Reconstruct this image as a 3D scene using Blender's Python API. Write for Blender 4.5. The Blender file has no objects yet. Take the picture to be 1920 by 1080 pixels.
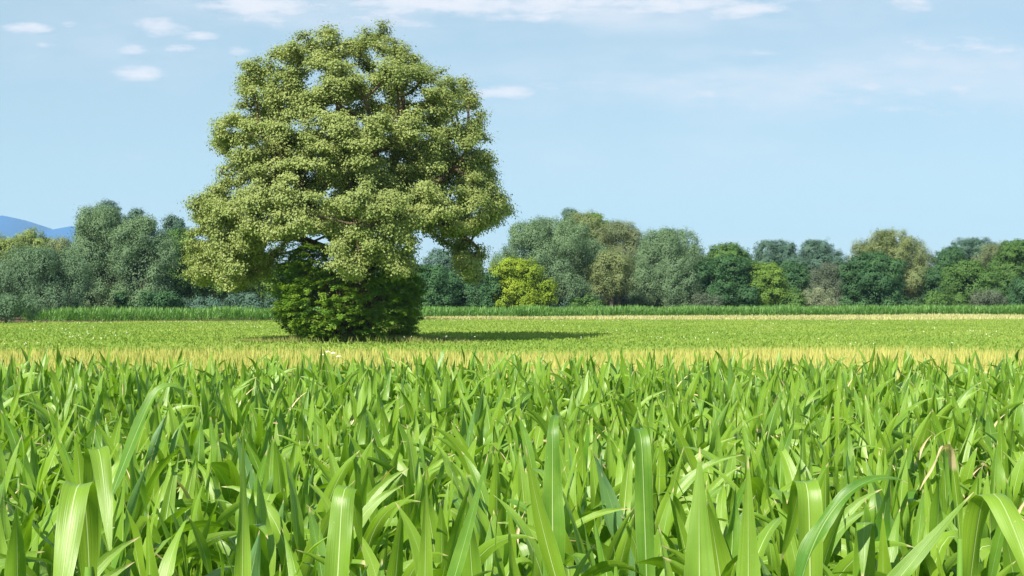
import bpy, math, random
import numpy as np
from mathutils import Vector, Matrix, noise as mn

# ------------------------------------------------------------------ camera, world, sun, exposure
S = bpy.context.scene
COL = S.collection
F = 2637.0                       # focal length in pixels of the 1920 px wide photograph
CAMZ = 2.0
HOR = 560.0

cam_d = bpy.data.cameras.new('camera'); cam = bpy.data.objects.new('camera', cam_d); COL.objects.link(cam)
cam_d.sensor_width = 36; cam_d.lens = 36 * F / 1920
cam_d.clip_start = 0.1; cam_d.clip_end = 30000
cam.location = (0, 0, CAMZ)
cam.rotation_euler = (math.radians(90) + math.atan((HOR - 540) / F), 0, 0)
S.camera = cam

SUN_EL = math.radians(42.5)
SUN_AZ = math.radians(34)        # 0: sun straight behind the camera, 90: sun from the left
sun_dir = Vector((-math.sin(SUN_AZ) * math.cos(SUN_EL), -math.cos(SUN_AZ) * math.cos(SUN_EL), math.sin(SUN_EL)))
sl = bpy.data.lights.new('sun', 'SUN'); sl.energy = 4.9; sl.angle = math.radians(0.6); sl.color = (1.0, 0.93, 0.80)
so = bpy.data.objects.new('sun', sl); COL.objects.link(so)
so.rotation_euler = sun_dir.to_track_quat('Z', 'Y').to_euler()
so.location = sun_dir * 60

S.view_settings.view_transform = 'Standard'; S.view_settings.look = 'None'
S.view_settings.exposure = 1.07; S.view_settings.gamma = 1.0
S.view_settings.use_curve_mapping = False
S.cycles.max_bounces = 8; S.cycles.diffuse_bounces = 3; S.cycles.glossy_bounces = 2
S.cycles.transmission_bounces = 5; S.cycles.volume_bounces = 0; S.cycles.transparent_max_bounces = 8
S.cycles.use_denoising = True
S.cycles.volume_max_steps = 64
S.render.film_transparent = False

class NT:
    def __init__(s, tree): s.t = tree; s.n = tree.nodes; s.l = tree.links
    def node(s, typ, **kw):
        n = s.n.new(typ)
        for k, v in kw.items(): setattr(n, k, v)
        return n
    def put(s, sock, v):
        if isinstance(v, bpy.types.NodeSocket): s.l.new(v, sock)
        elif v is not None: sock.default_value = v
    def math(s, op, a, b=None, c=None, clamp=False):
        n = s.node('ShaderNodeMath', operation=op, use_clamp=clamp)
        s.put(n.inputs[0], a); s.put(n.inputs[1], b); s.put(n.inputs[2], c)
        return n.outputs[0]
    def mix(s, f, a, b, blend='MIX'):
        n = s.node('ShaderNodeMix', data_type='RGBA', blend_type=blend)
        s.put(n.inputs[0], f)
        for i, v in ((6, a), (7, b)):
            if not isinstance(v, bpy.types.NodeSocket): v = tuple(v) + ((1,) if len(v) == 3 else ())
            s.put(n.inputs[i], v)
        return n.outputs[2]
    def noise(s, vec, scale, detail=3, rough=0.5):
        n = s.node('ShaderNodeTexNoise'); s.put(n.inputs['Vector'], vec)
        n.inputs['Scale'].default_value = scale; n.inputs['Detail'].default_value = detail
        n.inputs['Roughness'].default_value = rough
        return n.outputs['Fac']
    def ramp(s, f, a, b):
        n = s.node('ShaderNodeMapRange'); n.interpolation_type = 'SMOOTHSTEP'
        s.put(n.inputs[0], f); n.inputs[1].default_value = a; n.inputs[2].default_value = b
        return n.outputs[0]

# sky
w = bpy.data.worlds.new('World'); S.world = w; w.use_nodes = True
N = NT(w.node_tree); N.n.clear()
sky = N.node('ShaderNodeTexSky'); sky.sky_type = 'NISHITA'; sky.sun_disc = False
sky.sun_elevation = SUN_EL; sky.sun_rotation = math.radians(180) + SUN_AZ
sky.altitude = 500; sky.air_density = 1.0; sky.dust_density = 0.35; sky.ozone_density = 2.2
SKY_STR = 0.12
tc = N.node('ShaderNodeTexCoord'); sp = N.node('ShaderNodeSeparateXYZ'); N.l.new(tc.outputs['Generated'], sp.inputs[0])
yy = N.math('MAXIMUM', N.math('ABSOLUTE', sp.outputs[1]), 0.08)
u = N.math('DIVIDE', sp.outputs[0], yy); v = N.math('DIVIDE', sp.outputs[2], yy)
cv = N.node('ShaderNodeCombineXYZ'); N.put(cv.inputs[0], u); N.put(cv.inputs[1], N.math('MULTIPLY', v, 3.2))
n1 = N.noise(cv.outputs[0], 20, 10, 0.67)
n2 = N.noise(cv.outputs[0], 4.0, 4, 0.55)
CLOUDS = [(480,8,110,17,.85),(620,22,270,26,.55),(900,8,95,18,.95),(1010,10,75,18,.95),(1120,22,190,22,.55),(1310,10,125,22,.95),
 (1250,36,60,9,.6),(1690,10,60,16,.6),(1560,-10,90,20,.6),(48,53,45,11,.62),(132,42,18,9,.55),(302,50,42,17,.95),(368,68,36,9,.65),(238,92,38,9,.62),
 (340,90,34,10,.48),(250,138,72,15,.58),(92,83,36,8,.4),(445,94,22,9,.55),(335,118,14,6,.5),(1180,160,300,26,.34),(1450,150,260,30,.36),(1720,75,80,10,.45),(700,40,150,12,.5),(1180,2,260,14,.85),(760,4,160,14,.85),(450,12,120,12,.8),(660,34,110,12,.6),(1000,30,160,10,.6),(1380,14,90,12,.8),
 (1600,170,350,34,.36),(1810,88,120,19,.55),(1850,132,90,15,.6),(940,172,60,15,.7),(1600,182,80,16,.55),(1300,175,90,12,.4),(540,50,80,14,.4),
 (1480,95,140,14,.35),(1750,205,160,12,.35),(1100,260,300,25,.18),(300,300,260,40,.15),(1500,330,400,30,.15)]
tot = None
for (cx, cy, rx, ry, st) in CLOUDS:
    du = N.math('MULTIPLY', N.math('SUBTRACT', u, (cx - 960) / F), F / rx)
    dv = N.math('MULTIPLY', N.math('SUBTRACT', v, (HOR - cy) / F), F / ry)
    r2 = N.math('ADD', N.math('MULTIPLY', du, du), N.math('MULTIPLY', dv, dv))
    g = N.math('MULTIPLY', N.math('POWER', 2.718, N.math('MULTIPLY', r2, -0.9)), st)
    tot = g if tot is None else N.math('MAXIMUM', tot, g)
m = N.math('ADD', tot, N.math('MULTIPLY', N.math('SUBTRACT', n1, 0.50), 2.4))
m = N.math('MULTIPLY', N.ramp(m, 0.05, 0.95), N.ramp(tot, 0.03, 0.30))
veil = N.math('MULTIPLY', N.ramp(n2, 0.45, 0.75), 0.16)
m = N.math('MAXIMUM', m, veil)
n3 = N.noise(cv.outputs[0], 9, 6, 0.6)
soft = None
for (cx, cy, rx, ry, st) in [(1500,155,520,62,.85),(1800,110,200,45,.8),(960,15,600,46,.9),(230,95,260,70,.4),(1250,300,500,60,.3)]:
    du = N.math('MULTIPLY', N.math('SUBTRACT', u, (cx - 960) / F), F / rx)
    dv = N.math('MULTIPLY', N.math('SUBTRACT', v, (HOR - cy) / F), F / ry)
    g = N.math('MULTIPLY', N.math('POWER', 2.718, N.math('MULTIPLY', N.math('ADD', N.math('MULTIPLY', du, du), N.math('MULTIPLY', dv, dv)), -0.8)), st)
    soft = g if soft is None else N.math('MAXIMUM', soft, g)
m = N.math('MAXIMUM', m, N.math('MULTIPLY', soft, N.ramp(n3, 0.30, 0.72)))
cl = N.mix(n1, (0.35 / SKY_STR, 0.38 / SKY_STR, 0.44 / SKY_STR), (0.49 / SKY_STR, 0.475 / SKY_STR, 0.485 / SKY_STR))
base = N.mix(0.76, sky.outputs[0], (0.194 / SKY_STR, 0.257 / SKY_STR, 0.276 / SKY_STR))   # thin high veil
bg = N.node('ShaderNodeBackground'); bg.inputs[1].default_value = SKY_STR
N.l.new(N.mix(m, base, cl), bg.inputs[0])
wo = N.node('ShaderNodeOutputWorld'); N.l.new(bg.outputs[0], wo.inputs[0])

# ------------------------------------------------------------------ helpers
def px(x, d): return (x - 960) / F * d
def pz(y, d): return CAMZ + (HOR - y) / F * d

def mesh_from(name, V, Fc, mat, attrs=None, uv=None, smooth=False):
    V = np.asarray(V, np.float32); Fc = np.asarray(Fc, np.int32)
    me = bpy.data.meshes.new(name)
    k = Fc.shape[1]; nf = len(Fc)
    me.vertices.add(len(V)); me.vertices.foreach_set('co', V.ravel())
    me.loops.add(nf * k); me.loops.foreach_set('vertex_index', Fc.ravel())
    me.polygons.add(nf); me.polygons.foreach_set('loop_start', np.arange(nf, dtype=np.int32) * k)
    try: me.polygons.foreach_set('loop_total', np.full(nf, k, np.int32))
    except Exception: pass
    me.polygons.foreach_set('use_smooth', np.full(nf, smooth))
    me.update(calc_edges=True)
    if uv is not None:
        l = me.uv_layers.new(name='UVMap'); l.data.foreach_set('uv', np.asarray(uv, np.float32)[Fc.ravel()].ravel())
    for an, (dom, arr) in (attrs or {}).items():
        a = me.attributes.new(an, 'FLOAT', dom); a.data.foreach_set('value', np.asarray(arr, np.float32))
    me.materials.append(mat)
    return me

def obj(name, me, parent=None, loc=(0, 0, 0)):
    o = bpy.data.objects.new(name, me); COL.objects.link(o); o.location = loc
    if parent is not None: o.parent = parent
    return o
def tag(o, label=None, cat=None, group=None, kind=None):
    if label: o['label'] = label
    if cat: o['category'] = cat
    if group: o['group'] = group
    if kind: o['kind'] = kind
    return o
def empty(name, loc=(0, 0, 0)):
    o = bpy.data.objects.new(name, None); COL.objects.link(o); o.location = loc; o.empty_display_size = 0.2
    return o

def unit(a): return a / np.maximum(np.linalg.norm(a, axis=-1, keepdims=True), 1e-9)

def blades(P, D, Nn, L, W, rng, fold=0.15, wide=0.5):
    """leaf shaped rhombs: base P, direction D, side from D x N."""
    D = unit(D); Sd = unit(np.cross(D, Nn)); Nn = np.cross(Sd, D)
    L = np.asarray(L).reshape(-1, 1) * np.ones((len(P), 1)); W = np.asarray(W).reshape(-1, 1) * np.ones((len(P), 1))
    V = np.empty((len(P), 4, 3), np.float32)
    V[:, 0] = P
    V[:, 1] = P + D * L * wide + Sd * W / 2 + Nn * W * fold
    V[:, 2] = P + D * L
    V[:, 3] = P + D * L * wide - Sd * W / 2 + Nn * W * fold
    Fc = np.arange(len(P) * 4, dtype=np.int32).reshape(-1, 4)
    return V.reshape(-1, 3), Fc

def tubes(paths, n=6):
    VV = []; FF = []; o = 0
    ang = np.linspace(0, 2 * math.pi, n, endpoint=False)
    for pts, rad in paths:
        pts = np.asarray(pts, float); k = len(pts)
        if k < 2: continue
        t = np.gradient(pts, axis=0); t = unit(t)
        ref = np.where(np.abs(t[:, 2:3]) < 0.9, np.array([[0, 0, 1.]]), np.array([[1., 0, 0]]))
        a = np.cross(t[0], ref[0]); a /= np.linalg.norm(a)
        ring = []
        for i in range(k):
            a = a - t[i] * np.dot(a, t[i]); a /= max(np.linalg.norm(a), 1e-9); b = np.cross(t[i], a)
            ring.append(pts[i] + rad[i] * (np.cos(ang)[:, None] * a + np.sin(ang)[:, None] * b))
        VV.append(np.concatenate(ring))
        i0 = o + (np.arange(k - 1) * n)[:, None]; j = np.arange(n)[None]; j2 = (j + 1) % n
        q = np.stack([i0 + j, i0 + j2, i0 + n + j2, i0 + n + j], -1).reshape(-1, 4)
        FF.append(q); o += k * n
    return np.concatenate(VV), np.concatenate(FF)

# ------------------------------------------------------------------ materials
def new_mat(name):
    m = bpy.data.materials.new(name); m.use_nodes = True
    n = NT(m.node_tree); n.n.clear()
    out = n.node('ShaderNodeOutputMaterial')
    return m, n, out

def foliage(name, a, b, trans=0.35, rough=0.55, spec=0.3, tscale=(1.25, 1.2, 0.5)):
    """two leaf colours chosen by the per-leaf attribute 'tint'; diffuse + translucent."""
    m, n, out = new_mat(name)
    at = n.node('ShaderNodeAttribute', attribute_name='tint')
    col = n.mix(at.outputs['Fac'], a, b)
    pr = n.node('ShaderNodeBsdfPrincipled'); n.put(pr.inputs['Base Color'], col)
    pr.inputs['Roughness'].default_value = rough; pr.inputs['Specular IOR Level'].default_value = spec
    tr = n.node('ShaderNodeBsdfTranslucent'); n.put(tr.inputs[0], n.mix(1.0, col, tscale, 'MULTIPLY'))
    mx = n.node('ShaderNodeMixShader'); mx.inputs[0].default_value = trans
    n.l.new(pr.outputs[0], mx.inputs[1]); n.l.new(tr.outputs[0], mx.inputs[2]); n.l.new(mx.outputs[0], out.inputs[0])
    return m

def bark(name, a, b, sc=6):
    m, n, out = new_mat(name)
    g = n.node('ShaderNodeNewGeometry')
    mp = n.node('ShaderNodeMapping'); n.l.new(g.outputs['Position'], mp.inputs[0]); mp.inputs['Scale'].default_value = (1, 1, 0.3)
    f = n.noise(mp.outputs[0], sc, 5, 0.65)
    pr = n.node('ShaderNodeBsdfPrincipled'); n.put(pr.inputs['Base Color'], n.mix(n.ramp(f, 0.3, 0.7), a, b))
    pr.inputs['Roughness'].default_value = 0.9
    bp = n.node('ShaderNodeBump'); bp.inputs['Strength'].default_value = 0.8; bp.inputs['Distance'].default_value = 0.04
    n.put(bp.inputs['Height'], f); n.l.new(bp.outputs[0], pr.inputs['Normal'])
    n.l.new(pr.outputs[0], out.inputs[0])
    return m

def maize_mat():
    m, n, out = new_mat('maize_leaf_green')
    uvn = n.node('ShaderNodeUVMap'); uvn.uv_map = 'UVMap'
    sx = n.node('ShaderNodeSeparateXYZ'); n.l.new(uvn.outputs[0], sx.inputs[0])
    U, Vv = sx.outputs[0], sx.outputs[1]
    tint = n.node('ShaderNodeAttribute', attribute_name='tint').outputs['Fac']
    dry = n.node('ShaderNodeAttribute', attribute_name='dry').outputs['Fac']
    oi = n.node('ShaderNodeObjectInfo').outputs['Random']
    geo = n.node('ShaderNodeNewGeometry')
    tt = n.math('PINGPONG', n.math('ADD', tint, n.math('MULTIPLY', oi, 0.5)), 1.0)
    col = n.mix(tt, (0.072, 0.200, 0.015), (0.208, 0.350, 0.028))
    # bluish sky sheen painted into the colour of the upper face
    col = n.mix(n.math('MULTIPLY', n.ramp(tt, 0.55, 0.0), n.math('SUBTRACT', 1.0, geo.outputs['Backfacing'])), col, (0.13, 0.265, 0.12))
    # blotches
    ps = n.noise(geo.outputs['Position'], 9, 4, 0.6)
    col = n.mix(n.math('MULTIPLY', n.ramp(ps, 0.35, 0.75), 0.35), col, (0.24, 0.40, 0.035))
    # veins along the leaf
    cvn = n.node('ShaderNodeCombineXYZ'); n.put(cvn.inputs[0], n.math('MULTIPLY', U, 30)); n.put(cvn.inputs[1], n.math('MULTIPLY', Vv, 1.3)); n.put(cvn.inputs[2], n.math('MULTIPLY', tint, 50))
    vn = n.noise(cvn.outputs[0], 1.0, 2, 0.5)
    col = n.mix(n.math('MULTIPLY', n.ramp(vn, 0.35, 0.7), 0.38), col, n.mix(1.0, col, (0.62, 0.74, 0.7), 'MULTIPLY'))
    # midrib
    du = n.math('ABSOLUTE', n.math('SUBTRACT', U, 0.5))
    wid = n.math('MULTIPLY', n.math('SUBTRACT', 1.12, Vv), 0.050)
    rib = n.math('SUBTRACT', 1.0, n.math('DIVIDE', du, wid), clamp=True)
    rib = n.math('MULTIPLY', n.ramp(rib, 0.0, 0.7), n.math('ADD', 0.50, n.math('MULTIPLY', n.math('FRACT', n.math('MULTIPLY', tint, 7.3)), 0.4)))
    col = n.mix(rib, col, (0.52, 0.62, 0.32))
    # pale edge
    edge = n.math('MULTIPLY', n.ramp(du, 0.475, 0.5), 0.35)
    col = n.mix(edge, col, (0.40, 0.52, 0.16))
    # small pale flecks and dry tips
    fl = n.noise(geo.outputs['Position'], 160, 1, 0.4)
    col = n.mix(n.math('MULTIPLY', n.ramp(fl, 0.76, 0.80), 0.5), col, (0.5, 0.52, 0.25))
    dn = n.math('ADD', dry, n.math('MULTIPLY', n.math('SUBTRACT', ps, 0.5), 0.5))
    dm = n.math('MAXIMUM', n.ramp(dn, 0.45, 0.62), n.math('MULTIPLY', n.ramp(n.math('ADD', Vv, n.math('MULTIPLY', ps, 0.06)), 0.985, 1.01), 0.8))
    dcol = n.mix(vn, (0.55, 0.40, 0.20), (0.68, 0.60, 0.40))
    col = n.mix(dm, col, dcol)
    pr = n.node('ShaderNodeBsdfPrincipled'); n.put(pr.inputs['Base Color'], col)
    pr.inputs['Roughness'].default_value = 0.42; pr.inputs['Specular IOR Level'].default_value = 0.6
    n.put(pr.inputs['Roughness'], n.math('ADD', 0.28, n.math('MULTIPLY', ps, 0.25)))
    bp = n.node('ShaderNodeBump'); bp.inputs['Strength'].default_value = 0.5; bp.inputs['Distance'].default_value = 0.002
    n.put(bp.inputs['Height'], n.math('SUBTRACT', vn, n.math('MULTIPLY', rib, 1.5))); n.l.new(bp.outputs[0], pr.inputs['Normal'])
    tr = n.node('ShaderNodeBsdfTranslucent'); n.put(tr.inputs[0], n.mix(1.0, col, (1.15, 1.3, 0.35), 'MULTIPLY'))
    mx = n.node('ShaderNodeMixShader'); n.put(mx.inputs[0], n.math('SUBTRACT', 0.34, n.math('MULTIPLY', rib, 0.2)))
    n.l.new(pr.outputs[0], mx.inputs[1]); n.l.new(tr.outputs[0], mx.inputs[2]); n.l.new(mx.outputs[0], out.inputs[0])
    return m

M_maize = maize_mat()
M_stalk = foliage('maize_stalk_green', (0.16, 0.32, 0.05), (0.22, 0.38, 0.07), 0.15, 0.5)
M_bark = bark('grey_brown_bark', (0.05, 0.035, 0.022), (0.20, 0.15, 0.09), 5)
M_crown = foliage('big_tree_leaf', (0.158, 0.222, 0.058), (0.318, 0.375, 0.118), 0.30, 0.5, 0.35)
M_bush = foliage('shrub_leaf', (0.085, 0.210, 0.020), (0.230, 0.340, 0.045), 0.40, 0.5, 0.3)
M_barley = foliage('barley_ear', (0.38, 0.42, 0.10), (0.54, 0.52, 0.17), 0.35, 0.6, 0.2, (1.1, 1.1, 0.6))
M_meadow = foliage('meadow_blade', (0.165, 0.275, 0.045), (0.290, 0.370, 0.080), 0.35, 0.6, 0.2)
M_farmaize = foliage('far_maize_leaf', (0.085, 0.215, 0.045), (0.170, 0.320, 0.070), 0.35, 0.5, 0.3)
M_tan = foliage('dry_grass_blade', (0.38, 0.38, 0.15), (0.56, 0.52, 0.27), 0.3, 0.7, 0.1, (1, 1, 0.8))
M_white = foliage('white_petal', (0.75, 0.75, 0.62), (0.9, 0.9, 0.82), 0.2, 0.6, 0.2, (1, 1, 0.9))

# ------------------------------------------------------------------ ground
def ground_mat():
    m, n, out = new_mat('field_ground')
    g = n.node('ShaderNodeNewGeometry'); sp = n.node('ShaderNodeSeparateXYZ'); n.l.new(g.outputs['Position'], sp.inputs[0])
    X, Y = sp.outputs[0], sp.outputs[1]
    f1 = n.noise(g.outputs['Position'], 0.12, 5, 0.6); f2 = n.noise(g.outputs['Position'], 1.6, 5, 0.65)
    mead = n.mix(n.ramp(f2, 0.3, 0.7), (0.10, 0.20, 0.02), (0.20, 0.31, 0.04))
    mead = n.mix(n.math('MULTIPLY', n.ramp(f1, 0.4, 0.7), 0.5), mead, (0.24, 0.33, 0.05))
    soil = n.mix(n.ramp(f2, 0.35, 0.65), (0.07, 0.05, 0.03), (0.13, 0.095, 0.06))
    bar = n.mix(f2, (0.24, 0.27, 0.06), (0.31, 0.33, 0.10))
    wob = n.math('MULTIPLY', n.math('SUBTRACT', f2, 0.5), 0.8)
    yw = n.math('ADD', Y, wob)
    c = n.mix(n.ramp(yw, 16.6, 17.0), soil, bar)
    c = n.mix(n.ramp(yw, 40.0, 42.5), c, mead)
    # far maize stands behind a slanting line
    ln = n.math('SUBTRACT', n.math('SUBTRACT', yw, 134.2), n.math('MULTIPLY', X, 0.44))
    c = n.mix(n.ramp(ln, -0.5, 0.5), c, soil)
    c = n.mix(n.ramp(Y, 235, 250), c, (0.09, 0.15, 0.03))
    pr = n.node('ShaderNodeBsdfPrincipled'); n.put(pr.inputs['Base Color'], c); pr.inputs['Roughness'].default_value = 1.0
    pr.inputs['Specular IOR Level'].default_value = 0.1
    bp = n.node('ShaderNodeBump'); bp.inputs['Strength'].default_value = 0.6; bp.inputs['Distance'].default_value = 0.1
    n.put(bp.inputs['Height'], f2); n.l.new(bp.outputs[0], pr.inputs['Normal'])
    n.l.new(pr.outputs[0], out.inputs[0])
    return m
gm = mesh_from('ground', [(-6000, -300, 0), (6000, -300, 0), (6000, 9000, 0), (-6000, 9000, 0)], [[0, 1, 2, 3]], ground_mat())
tag(obj('ground', gm), kind='structure')

def fedge(x): return 134.2 + 0.44 * x          # front edge of the far maize

# distant mountains: a wooded ridge about 6 km away
def mountains():
    m, n, out = new_mat('wooded_ridge_haze_blue')
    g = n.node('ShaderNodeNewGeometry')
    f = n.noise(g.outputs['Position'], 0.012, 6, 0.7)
    pr = n.node('ShaderNodeBsdfPrincipled'); n.put(pr.inputs['Base Color'], n.mix(f, (0.006, 0.065, 0.230), (0.012, 0.090, 0.270)))  # distant haze blue painted into the forest colour, on top of the volume
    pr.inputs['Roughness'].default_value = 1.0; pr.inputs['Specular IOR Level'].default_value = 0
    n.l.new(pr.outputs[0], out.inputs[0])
    D0 = 6000.0
    prof = [(-1500, 470), (-700, 440), (-300, 430), (-120, 400), (-40, 405), (0, 411), (10, 413), (20, 409), (32, 408), (45, 410), (60, 416), (75, 426), (85, 429), (98, 430), (105, 426), (125, 423), (180, 420), (260, 450), (420, 500), (600, 552), (700, 562)]
    xs = np.array([p[0] for p in prof], float); ys = np.array([p[1] for p in prof], float)
    pxs = np.linspace(-1500, 700, 260); top = np.interp(pxs, xs, ys) + 5
    V = []; nx = len(pxs); ny = 14
    rng = np.random.default_rng(3)
    for j in range(ny):
        t = j / (ny - 1)
        h = math.sin(min(t / 0.55, 1) * math.pi / 2) if t <= 0.55 else math.cos((t - 0.55) / 0.45 * math.pi / 2)
        d = D0 - 900 + 2400 * t
        for i in range(nx):
            X = px(pxs[i], D0 + 300); zt = max(0, (HOR - top[i]) / F * (D0 + 400))
            nz = mn.fractal(Vector((X * 0.002, d * 0.002, 1.3)), 0.8, 2.1, 5)
            z = zt * h * (1 + 0.16 * nz * (1 - abs(2 * h - 1) * 0.2) * (0.25 if abs(t - 0.54) < 0.05 else 1)) + (rng.random() * 4 if h > 0.6 else 0)
            V.append((X + 60 * nz * math.sin(t * 9), d, z - 2 + (0 if 0 < j < ny - 1 else -6)))
    Fc = [[j * nx + i, j * nx + i + 1, (j + 1) * nx + i + 1, (j + 1) * nx + i] for j in range(ny - 1) for i in range(nx - 1)]
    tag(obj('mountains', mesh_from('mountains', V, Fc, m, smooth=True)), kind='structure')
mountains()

# ------------------------------------------------------------------ field cover (uncountable: one object each)
rng = np.random.default_rng(11)
def scatter_field(name, y0, y1, n, mat, h, wd, spread, label, cat, lo=0.0, margin=3.0, tiltd=0.25, yfun=None, keep=None, power=1.0, clump=0):
    Y = y0 + (y1 - y0) * rng.random(n) ** power
    X = (rng.random(n) * 2 - 1) * (0.364 * Y + margin)
    if yfun is not None: Y = yfun(X, rng.random(n))
    if keep is not None:
        k = keep(X, Y); X = X[k]; Y = Y[k]
    n = len(X)
    P = np.stack([X, Y, np.full(n, lo)], -1)
    a = rng.random(n) * 2 * math.pi; tl = rng.random(n) * tiltd * 2
    D = np.stack([np.cos(a) * tl, np.sin(a) * tl, np.ones(n)], -1)
    b = rng.random(n) * 2 * math.pi
    Nn = np.stack([np.cos(b), np.sin(b), np.full(n, 0.3)], -1)
    patch = 0.5 + 0.5 * np.sin(X * 0.35 + 1.7 * np.sin(Y * 0.21)) * np.sin(Y * 0.27 + 1.3 * np.sin(X * 0.17))
    hh = h * (0.65 + 0.5 * rng.random(n)) * (0.85 + 0.25 * patch)
    V, Fc = blades(P, D, Nn, hh, wd * (0.6 + 0.8 * rng.random(n)), rng, 0.1, 0.62)
    tint = np.clip(0.22 * rng.random(n) + 0.6 * patch + .09, 0, 1)
    o = obj(name, mesh_from(name, V, Fc, mat, {'tint': ('FACE', tint)}))
    return tag(o, label, cat, kind='stuff')

scatter_field('barley', 16.6, 41, 95000, M_barley, 0.62, 0.030, 0, 'ripening yellow green barley in a strip between the maize and the meadow', 'barley', tiltd=0.22, power=0.85)
scatter_field('meadow_grass', 40.5, 165, 230000, M_meadow, 0.15, 0.075, 0, 'short bright green meadow around and behind the lone tree', 'grass', tiltd=0.5, keep=lambda X, Y: Y < fedge(X) - 0.3, power=0.75, margin=6)
scatter_field('dry_grass_strip', 110, 170, 42000, M_tan, 0.42, 0.07, 0, 'straw coloured dry grass strip along the far maize on the right', 'dry grass', tiltd=0.5,
              yfun=lambda X, r: fedge(X) - 0.4 - r * np.clip((X + 8) * 0.55, 0, 24), keep=lambda X, Y: X > -8)

# white flower specks in the meadow
def flowers():
    P = []
    for k in range(110):
        Y = 52 + 95 * rng.random() ** 0.8; X = (rng.random() * 2 - 1) * 0.37 * Y
        if Y > fedge(X) - 3: continue
        for q in range(int(2 + rng.random() * 8)):
            P.append((X + rng.normal() * 1.0, Y + rng.normal() * 0.7, 0.27 + rng.random() * 0.1))
    P = np.array(P); n = len(P)
    V = []; Fc = []
    for i, p in enumerate(P):
        r = 0.010 + 0.018 * rng.random()
        for q in range(4):
            c = p + rng.normal(size=3) * r * 0.6; b = len(V)
            for s in range(4):
                t = s * math.pi / 2 + q; V.append((c[0] + r * .6 * math.cos(t), c[1] + r * .6 * math.sin(t), c[2] + r * (0.5 + 0.4 * math.sin(t))))
            Fc.append([b, b + 1, b + 2, b + 3])
    me = mesh_from('meadow_flowers', V, Fc, M_white, {'tint': ('FACE', rng.random(len(Fc)))})
    tag(obj('meadow_flowers', me), 'white flower heads sprinkled over the green meadow', 'flowers', kind='stuff')
flowers()

def umbel(x, y, d, hgt, label):
    root = empty('wild_carrot', (px(x, d), d, 0)); tag(root, label, 'wildflower', 'white umbel flowers above the barley')
    r = random.Random(int(x)); ps = []; heads = []
    top = pz(y, d)
    for k in range(4):
        ox = (k - 1.5) * 0.10 + r.uniform(-.03, .03); zt = top - 0.05 * abs(k - 1.2) - r.uniform(0, .03)
        ps.append(([(0, 0, 0), (ox * .4, 0, zt * .6), (ox, r.uniform(-.1, .1), zt)], [0.006, 0.004, 0.003])); heads.append(ps[-1][0][-1])
    V, Fc = tubes(ps, 5); obj('stem', mesh_from('stem', V, Fc, M_stalk), root)
    for h in heads:
        V = []; Fc = []
        for q in range(40):
            a = r.uniform(0, 6.28); rr = 0.036 * math.sqrt(r.random()); s = 0.009
            c = (h[0] + rr * math.cos(a), h[1] + rr * math.sin(a), h[2] - rr * .25 + r.uniform(0, .012)); b = len(V)
            for t in range(4): V.append((c[0] + s * math.cos(t * 1.571), c[1] + s * math.sin(t * 1.571), c[2] + 0.006 * math.sin(t * 1.571)))
            Fc.append([b, b + 1, b + 2, b + 3])
        obj('flower_head', mesh_from('flower_head', V, Fc, M_white), root)
umbel(622, 655, 24.0, 1.1, 'white umbel flower standing above the yellow barley in front of the lone tree')

# far maize band: rows of upright leaf blades
def far_maize():
    n = 9000
    X = -70 + 160 * rng.random(n); r = rng.random(n)
    Y = fedge(X) + 17 * r ** 1.5
    k = np.abs(X) < 0.4 * Y; k &= (X > px(52, 118)); X = X[k]; Y = Y[k]; n = len(X)
    H = 1.08 + 0.28 * rng.random(n) + 0.12 * np.sin(X * 0.9) * np.sin(X * 0.23 + 1)
    PP = []; DD = []; NN = []; LL = []; TT = []
    tp = rng.random(n)
    for j in range(11):
        a = rng.random(n) * 6.283; fr = j / 11
        z = H * (0.05 + 0.62 * fr)
        tl = 0.75 - 0.5 * fr + 0.2 * rng.random(n)
        P = np.stack([X + 0.04 * np.cos(a), Y + 0.04 * np.sin(a), z], -1)
        D = np.stack([np.cos(a) * tl, np.sin(a) * tl, np.ones(n)], -1)
        PP.append(P); DD.append(D); NN.append(np.stack([-np.cos(a), -np.sin(a), tl], -1)); LL.append(H * (0.40 + 0.08 * rng.random(n))); TT.append(np.clip(0.5 * tp + 0.5 * rng.random(n), 0, 1))
    V, Fc = blades(np.concatenate(PP), np.concatenate(DD), np.concatenate(NN), np.concatenate(LL), 0.085, rng, 0.1, 0.4)
    o = obj('far_maize', mesh_from('far_maize', V, Fc, M_farmaize, {'tint': ('FACE', np.concatenate(TT))}))
    tag(o, 'dense band of young green maize in front of the distant trees', 'maize field', kind='stuff')
far_maize()

# ------------------------------------------------------------------ the lone tree
TX, TY = px(672, 66), 66.0
def sil(z):
    """half widths of the crown, left and right of the trunk axis, at height z (metres)"""
    T = [(35,15,35),(45,60,70),(60,105,80),(80,135,85),(100,175,110),(125,222,130),(150,235,205),(175,235,225),(200,225,238),(225,240,232),(245,286,240),(265,284,250),(285,276,262),(310,255,262),(340,272,262),(365,280,282),(390,318,296),(410,330,285),(430,325,245),(460,322,235),(490,322,240),(520,318,236),(545,280,215)]
    y = HOR - (z - CAMZ) * F / TY
    ys = [t[0] for t in T]
    return np.interp(y, ys, [t[1] for t in T]) * TY / F, np.interp(y, ys, [t[2] for t in T]) * TY / F

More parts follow.
